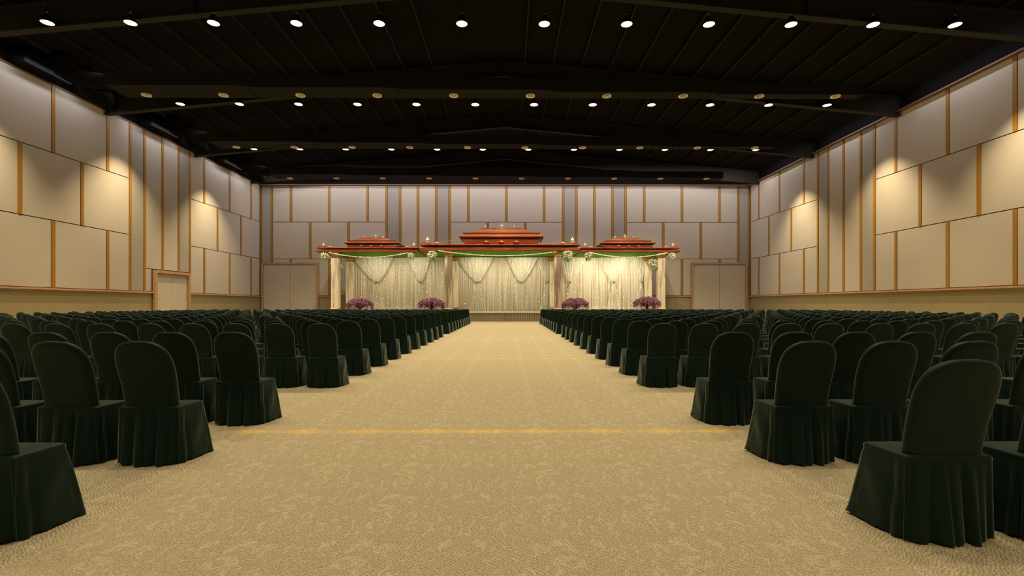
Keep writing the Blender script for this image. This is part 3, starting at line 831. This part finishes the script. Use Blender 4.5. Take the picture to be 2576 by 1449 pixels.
for a, b, lb in ((899, 1119, 'left'), (1158, 1376, 'middle'), (1420, 1610, 'right')):
    mb = MB(); wires = MB(); root_x = (cxp(a) + cxp(b)) / 2
    k = int((b - a) / 9.5)
    for j in range(k):
        x = cxp(a + (j + .5) * (b - a) / k + random.uniform(-2, 2)) - root_x
        z = CZ1 - random.uniform(.1, .5)
        pts = [(x, -.46, CZ1 - .02)]
        while z > CZ0 + .15:
            xx = x + random.uniform(-.05, .05)
            mb.octa((xx, -.475, z), random.choice((.014, .020, .030)))
            pts.append((xx, -.46, z))
            z -= random.uniform(.3, .65)
        wires.tube(pts, .003, 3)
    so = mb.build('string_lights', M['fairy'], loc=(root_x, CY, 0)); wires.build('light_wires', M['sheer'], so)
    tag(so, 'warm string lights hanging over the %s curtain' % lb, 'string lights', kind='stuff')

# ------------------------------------------------------------------ garlands and flower clusters
def garland(p0, p1, sag, label):
    P0, P1 = Vector(p0), Vector(p1); n = 60; pts = []
    for i in range(n + 1):
        t = i / n; p = P0.lerp(P1, t); p.z -= sag * 4 * t * (1 - t); pts.append(p)
    root = empty('garland', P0); tag(root, label, 'garland', 'white flower garlands along the canopies')
    MB().tube([p - P0 for p in pts], .018, 5).build('garland_cord', M['leaf'], root)
    mb = MB()
    for i in range(n * 4):
        t = i / (n * 4); k = min(int(t * n), n - 1); p = pts[k].lerp(pts[k + 1], t * n - k) - P0
        rot = Matrix.Rotation(random.uniform(0, 6.28), 3, 'X') @ Matrix.Rotation(random.uniform(-.9, .9), 3, 'Y')
        mb.octa(p, .105, .026, .026, rot)
    mb.build('blossoms', M['petal'], root)
random.seed(3)
garland((-13.6, 37.5, 5.20), (-7.6, 37.5, 5.20), .36, 'white garland swagged under the left canopy front')
garland((-5.2, 36.83, 5.27), (3.6, 36.83, 5.2), .34, 'long white garland swagged under the middle canopy front')
garland((6.2, 37.5, 5.22), (12.1, 37.5, 5.20), .36, 'white garland swagged under the right canopy front')
def cluster(x, y, ztop, h, r, label, leafy=True, round_=False):
    root = empty('flower_cluster', (x, y, ztop)); tag(root, label, 'flowers', 'white flower clusters hung from the canopies')
    mb = MB(); lf = MB()
    r *= 1.25; h *= 1.12
    n = int(200 * h / .5)
    for i in range(n):
        t = random.random()
        rr = r * ((sin(pi * min(1, .25 + t * .75)) ** .5) if not round_ else sqrt(max(0.05, 1 - (2 * t - 1) ** 2)))
        a = random.uniform(0, 2 * pi); q = rr * random.uniform(.5, 1)
        rot = Matrix.Rotation(a, 3, 'Z') @ Matrix.Rotation(random.uniform(.1, .7), 3, 'Y')
        mb.octa((q * cos(a), q * sin(a), -h * t), .12, .045, .028, rot)
    for i in range(26 if leafy else 8):
        a = random.uniform(0, 2 * pi); t = random.uniform(.7, 1.15) if i % 3 else random.uniform(-.1, .1)
        q = r * random.uniform(.2, 1.0)
        rot = Matrix.Rotation(a, 3, 'Z') @ Matrix.Rotation(random.uniform(.4, 1.3), 3, 'Y')
        lf.octa((q * cos(a), q * sin(a), -h * t), .14, .05, .012, rot)
    mb.build('blossoms', M['petal'], root); lf.build('leaves', M['leaf'], root)
cluster(-14.05, 37.75, 5.22, .48, .2, 'white flower cluster at the outer corner of the left canopy')
cluster(-13.3, 38.35, 4.85, .75, .42, 'loose white flower bunch around the front left outer column', round_=True)
cluster(-7.45, 37.75, 5.2, .42, .17, 'white flower cluster at the inner corner of the left canopy', False)
cluster(-5.75, 37.05, 5.25, .6, .27, 'large white flower cluster at the left corner of the middle canopy')
cluster(4.45, 37.05, 5.25, .6, .27, 'large white flower cluster at the right corner of the middle canopy')
cluster(6.1, 37.75, 5.2, .45, .2, 'white flower cluster at the inner corner of the right canopy')
cluster(11.17, 38.15, 4.8, .7, .34, 'white flower bunch beside the front right outer column', round_=True)
cluster(12.5, 37.75, 5.2, .45, .19, 'white flower cluster at the outer corner of the right canopy')

# ------------------------------------------------------------------ wisteria urns
def wisteria(x, y, base, label, seed):
    random.seed(seed)
    root = empty('flower_arrangement', (x, y, SH)); tag(root, label, 'flower arrangement', 'purple wisteria arrangements on the stage')
    MB().lathe([(.20, 0), (.20, .05), (.14, .08), (.14, base), (.2, base + .04), (0, base + .04)], n=16, cap=False).build('pedestal', M['plinth'], root, smooth=False)
    MB().lathe([(.0, 0), (.09, 0), (.07, .06), (.12, .10), (.26, .18), (.34, .24), (.3, .24), (0, .22)], n=18, cap=False).build('urn', M['urn'], root, smooth=True, loc=(0, 0, base + .04))
    mb = MB(); top = base + .30
    n = 110
    for i in range(n):
        a = i * 2.39996 + random.uniform(-.12, .12); q = sqrt((i + .5) / n); R = .18 + .80 * q
        H = .12 + .36 * (1 - q ** 2.2) + random.uniform(-.04, .05)
        drop = .16 + .34 * q + random.uniform(-.06, .07)
        for j in range(24):
            t = j / 23
            if t < .5: u = t / .5; rr = R * (.35 + .65 * u); z = top + .1 + H * (.55 + .45 * sin(u * pi / 2)); z = min(z, top + .12 + H)
            else: u = (t - .5) / .5; rr = R * (1 + .04 * u); z = top + .1 + H - drop * u ** 1.3
            s = (.058 + .03 * sin(pi * min(1, t * 1.1))) * (1 if t < .9 else .6)
            for q in range(2):
                mb.octa((rr * cos(a) + random.gauss(0, .028), rr * sin(a) + random.gauss(0, .028), z + random.gauss(0, .02)), s * .62, s * .62, s * .5)
    mb.build('blossoms', M['wisteria'], root)
    sm = MB().lathe([(0, .1), (.3, .12), (.42, .2), (.3, .34), (0, .42)], 0, 0, base + .14, 12, False)
    sm.build('foliage', M['stem'], root)
wisteria(-11.2, 37.2, .12, 'purple wisteria arrangement farthest left on the stage', 1)
wisteria(-5.82, 37.2, .12, 'purple wisteria arrangement left of the middle column with painted-in shade', 2)
wisteria(5.05, 37.2, .12, 'purple wisteria arrangement just right of the middle canopy column', 3)
wisteria(10.45, 37.2, .22, 'purple wisteria arrangement farthest right on the stage, set higher', 4)

# ------------------------------------------------------------------ chairs
def chair_backrest(nr, rows):
    rings = []
    z0, z1 = .405, .952
    for i in range(rows + 1):
        t = i / rows; u = sin(t * pi / 2) if t > 0 else 0
        u = 1 - (1 - t) ** 2.2
        z = z0 + (z1 - z0) * u
        if u < .60: wv = .200 + .014 * (u / .60)
        else: q = (u - .60) / .40; wv = .214 * max(0.0, 1 - q ** 2.5) ** (1 / 2.9)
        th = .036 * (1 if u < .9 else max(.15, sqrt(max(0, 1 - ((u - .9) / .1) ** 2 * .97))))
        yc = -.135 - .055 * u - .105 * u * u
        if i == rows: wv = .05
        ring = []
        fl = max(0.0, 1 - u / .07) ** 2
        for j in range(nr):
            a = 2 * pi * j / nr
            c, s = cos(a), sin(a)
            x = (wv + .010 * fl) * math.copysign(abs(c) ** .45, c)
            y = th * math.copysign(abs(s) ** .6, s)
            y += (.006 * fl) * math.copysign(min(1, abs(s) * 2), s)
            if s < 0:  # rear face: slightly hollow, small stretch creases near the shoulders
                y += .006 * sin(pi * min(1, u * 1.1)) * (1 - (x / .22) ** 2)
                if nr > 20: y += .0025 * sin(z * 260 + x * 30) * max(0, 1 - abs(u - .72) * 8) * max(0, abs(x) / .2 - .3)
            ring.append((x, yc + y, z))
        rings.append(ring)
    return rings

def skirt_outline(n, lod=False):
    """perimeter parameter: returns list of (x, y) top, (x, y) hem for n points, counter-clockwise from front left"""
    top = [(-.245, .085), (.245, .085), (.224, -.186), (-.224, -.186)]
    hem = [(-.272, .19), (.272, .19), (.236, -.185), (-.236, -.185)]
    return top, hem

def make_skirt(per, rows):
    top, hem = skirt_outline(per)
    # order: back-left -> back-right -> front-right -> front-left
    order = [3, 2, 1, 0]
    lens = [.47, .38, .54, .38]; tot = sum(lens)
    samples = []
    for k in range(4):
        a, b = order[k], order[(k + 1) % 4]
        m = max(3, int(round(per * lens[k] / tot)))
        for j in range(m): samples.append((k, j / m, a, b))
    rings = []
    for r in range(rows + 1):
        t = r / rows                       # 0 top, 1 hem
        z = .418 * (1 - t)
        ring = []
        for k, s, a, b in samples:
            tx = top[a][0] * (1 - s) + top[b][0] * s; ty = top[a][1] * (1 - s) + top[b][1] * s
            hx = hem[a][0] * (1 - s) + hem[b][0] * s; hy = hem[a][1] * (1 - s) + hem[b][1] * s
            e = t ** 0.85
            x = tx + (hx - tx) * e; y = ty + (hy - ty) * e
            nx, ny = [(0, -1), (1, 0), (0, 1), (-1, 0)][k]
            amp = t ** .7
            if k == 0:      # rear: wide panel, then sharp inverted pleats
                d = .062 * sin(pi * s) * amp
                for c_, wd, dp in ((.05, .022, .034), (.27, .028, .030), (.47, .022, .030), (.64, .028, .075), (.80, .022, .030), (.95, .022, .036)):
                    d -= dp * amp * math.exp(-((s - c_) / wd) ** 2)
                d += .012 * amp * sin(s * 19)
            elif k in (1, 3):
                ss = s if k == 1 else 1 - s    # 0 rear -> 1 front
                d = .010 * sin(pi * ss) * amp
                for c_, wd, dp in ((.07, .03, .030), (.26, .05, .020)):
                    d -= dp * amp * math.exp(-((ss - c_) / wd) ** 2)
                # diagonal drag folds falling from the rear corner to the front hem
                d += .0065 * sin(10 * (ss * .9 - (1 - t) * .75) + 1.0) * sin(pi * min(1, t * 1.15)) * (1 if ss > .1 else ss * 10)
                # the front edge billows out near the hem
                if ss > .85: d += .010 * sin(t * 7.5) * t
            else:
                d = .012 * amp * sin(s * 30)
            zz = z if t < 1 else .004 + .006 * (1 + sin(s * 23 + k * 2))
            ring.append((x + nx * d, y + ny * d, zz))
        rings.append(ring)
    return rings

def chair_parts(lod=0):
    nr, rows, per, sr = ((28, 18, 120, 10), (10, 6, 26, 2))[lod]
    back = MB().loft(chair_backrest(nr, rows)[::1])
    rings = make_skirt(per, sr)
    skirt = MB().loft([r[::-1] for r in rings[::-1]][::-1], cap=False)
    seat = MB()
    # seat cushion: rounded-edge slab sitting on the skirt's rim, crowned a little
    def ring(k, z, sh=0):
        return [(x * k, (y + .035) * k - .035 + sh, z) for x, y, _ in rings[0]]
    rs = [ring(1.0, .416), ring(1.012, .430), ring(.995, .440), ring(.93, .446), ring(.5, .450), ring(.06, .450)]
    if lod: rs = [ring(1.0, .416), ring(.98, .442), ring(.06, .45)]
    rs = [r[::-1] if False else r for r in rs]
    seat.loft(rs, cap=True)
    return back, seat, skirt

def fix_normals(o):
    import bmesh
    bm = bmesh.new(); bm.from_mesh(o.data); bmesh.ops.recalc_face_normals(bm, faces=bm.faces); bm.to_mesh(o.data); bm.free()

ROWS = [2.90 + 1.245 * k for k in range(3)] + [7.66 + 1.238 * k for k in range(10)] + [21.05 + 1.238 * k for k in range(10)]
def col_x(side, j):
    off = .617 * j + .125 * (j // 5)
    return (-2.745 - off) if side < 0 else (2.265 + off * .995)
seats = []
for r, yf in enumerate(ROWS):
    for side in (-1, 1):
        for j in range(25):
            x = col_x(side, j)
            if abs(x) - .35 > 1300 / F * (yf + .2): continue
            seats.append((r, side, j, x, yf - .19))
def seat_key(s):
    r, side, j, x, y = s
    return y
# the 300 chairs that show largest from the camera, as bit masks of seats per (row, side)
PICK = {(0, -1): 1, (0, 1): 3, (1, -1): 7, (1, 1): 15, (2, -1): 31, (2, 1): 63, (3, -1): 255, (3, 1): 1023, (4, -1): 1023, (4, 1): 4095, (5, -1): 4095, (5, 1): 16383, (6, -1): 16383, (6, 1): 65535, (7, -1): 65535, (7, 1): 262143, (8, -1): 262079, (8, 1): 654207, (9, -1): 786303, (9, 1): 1571583, (10, -1): 1571391, (10, 1): 3669055, (11, -1): 3149825, (11, 1): 3150849, (12, -1): 13313, (12, 1): 13825, (13, -1): 7169, (13, 1): 6145, (14, -1): 1, (14, 1): 81, (15, -1): 1, (15, 1): 32769, (16, -1): 32769, (16, 1): 1, (17, -1): 1, (17, 1): 1, (18, -1): 1, (18, 1): 1, (19, -1): 1, (19, 1): 1, (20, -1): 1, (20, 1): 1, (21, -1): 1, (21, 1): 1, (22, -1): 1, (22, 1): 1}
seats.sort(key=seat_key)
near_seats = [q for q in seats if PICK.get((q[0], q[1]), 0) >> q[2] & 1]
far_seats = [q for q in seats if not PICK.get((q[0], q[1]), 0) >> q[2] & 1]

c0 = empty('banquet_chair')
bk, se, sk = chair_parts(0)
kids = [bk.build('backrest_cover', M['cloth'], c0, smooth=True), se.build('seat_cover', M['cloth'], c0, smooth=True), sk.build('skirt', M['cloth'], c0, smooth=True)]
for k in kids: fix_normals(k)
BLOCK = lambda r: ('front' if r < 3 else 'middle' if r < 13 else 'far', r if r < 3 else (r - 3 if r < 13 else r - 13))
rj = random.Random(21)
for n, (r, side, j, x, y) in enumerate(near_seats):
    o = c0 if n == 0 else copy_tree(c0, None, kids)
    o.location = (x, y, 0); o.rotation_euler = (0, 0, radians(rj.uniform(-1.2, 1.2)))
    bn, br = BLOCK(r)
    bn = {'front': 'nearest', 'middle': 'middle', 'far': 'farthest'}[bn]
    tag(o, 'green-covered chair %s of the aisle, %s block, %s row, %s seat from the aisle' % ('left' if side < 0 else 'right', bn, ORD[br], ORD[j]),
        'chair', 'green-covered banquet chairs in rows')
# the remaining far chairs as one object
V = []; Fc = []
bk, se, sk = chair_parts(1)
allv = np.array(bk.v + se.v + sk.v, dtype=np.float32)
fcs = []
o_ = 0
for part in (bk, se, sk):
    fcs += [tuple(i + o_ for i in f) for f in part.f]; o_ += len(part.v)
nv = len(allv)
for n, (r, side, j, x, y) in enumerate(far_seats):
    a = radians(rj.uniform(-1.2, 1.2)); c_, s_ = cos(a), sin(a)
    rot = np.array([[c_, s_, 0], [-s_, c_, 0], [0, 0, 1]], dtype=np.float32)
    V.append(allv @ rot + np.array([x, y, 0], dtype=np.float32))
    Fc += [tuple(i + n * nv for i in f) for f in fcs]
me = bpy.data.meshes.new('banquet_chairs_far')
me.from_pydata(np.concatenate(V).tolist(), [], Fc); me.update(); me.materials.append(M['cloth'])
me.polygons.foreach_set('use_smooth', [True] * len(me.polygons))
o = bpy.data.objects.new('banquet_chairs', me); COL.objects.link(o); fix_normals(o)
tag(o, 'mass of green-covered chairs filling the distant rows towards the stage', 'chairs', 'green-covered banquet chairs in rows', 'stuff')
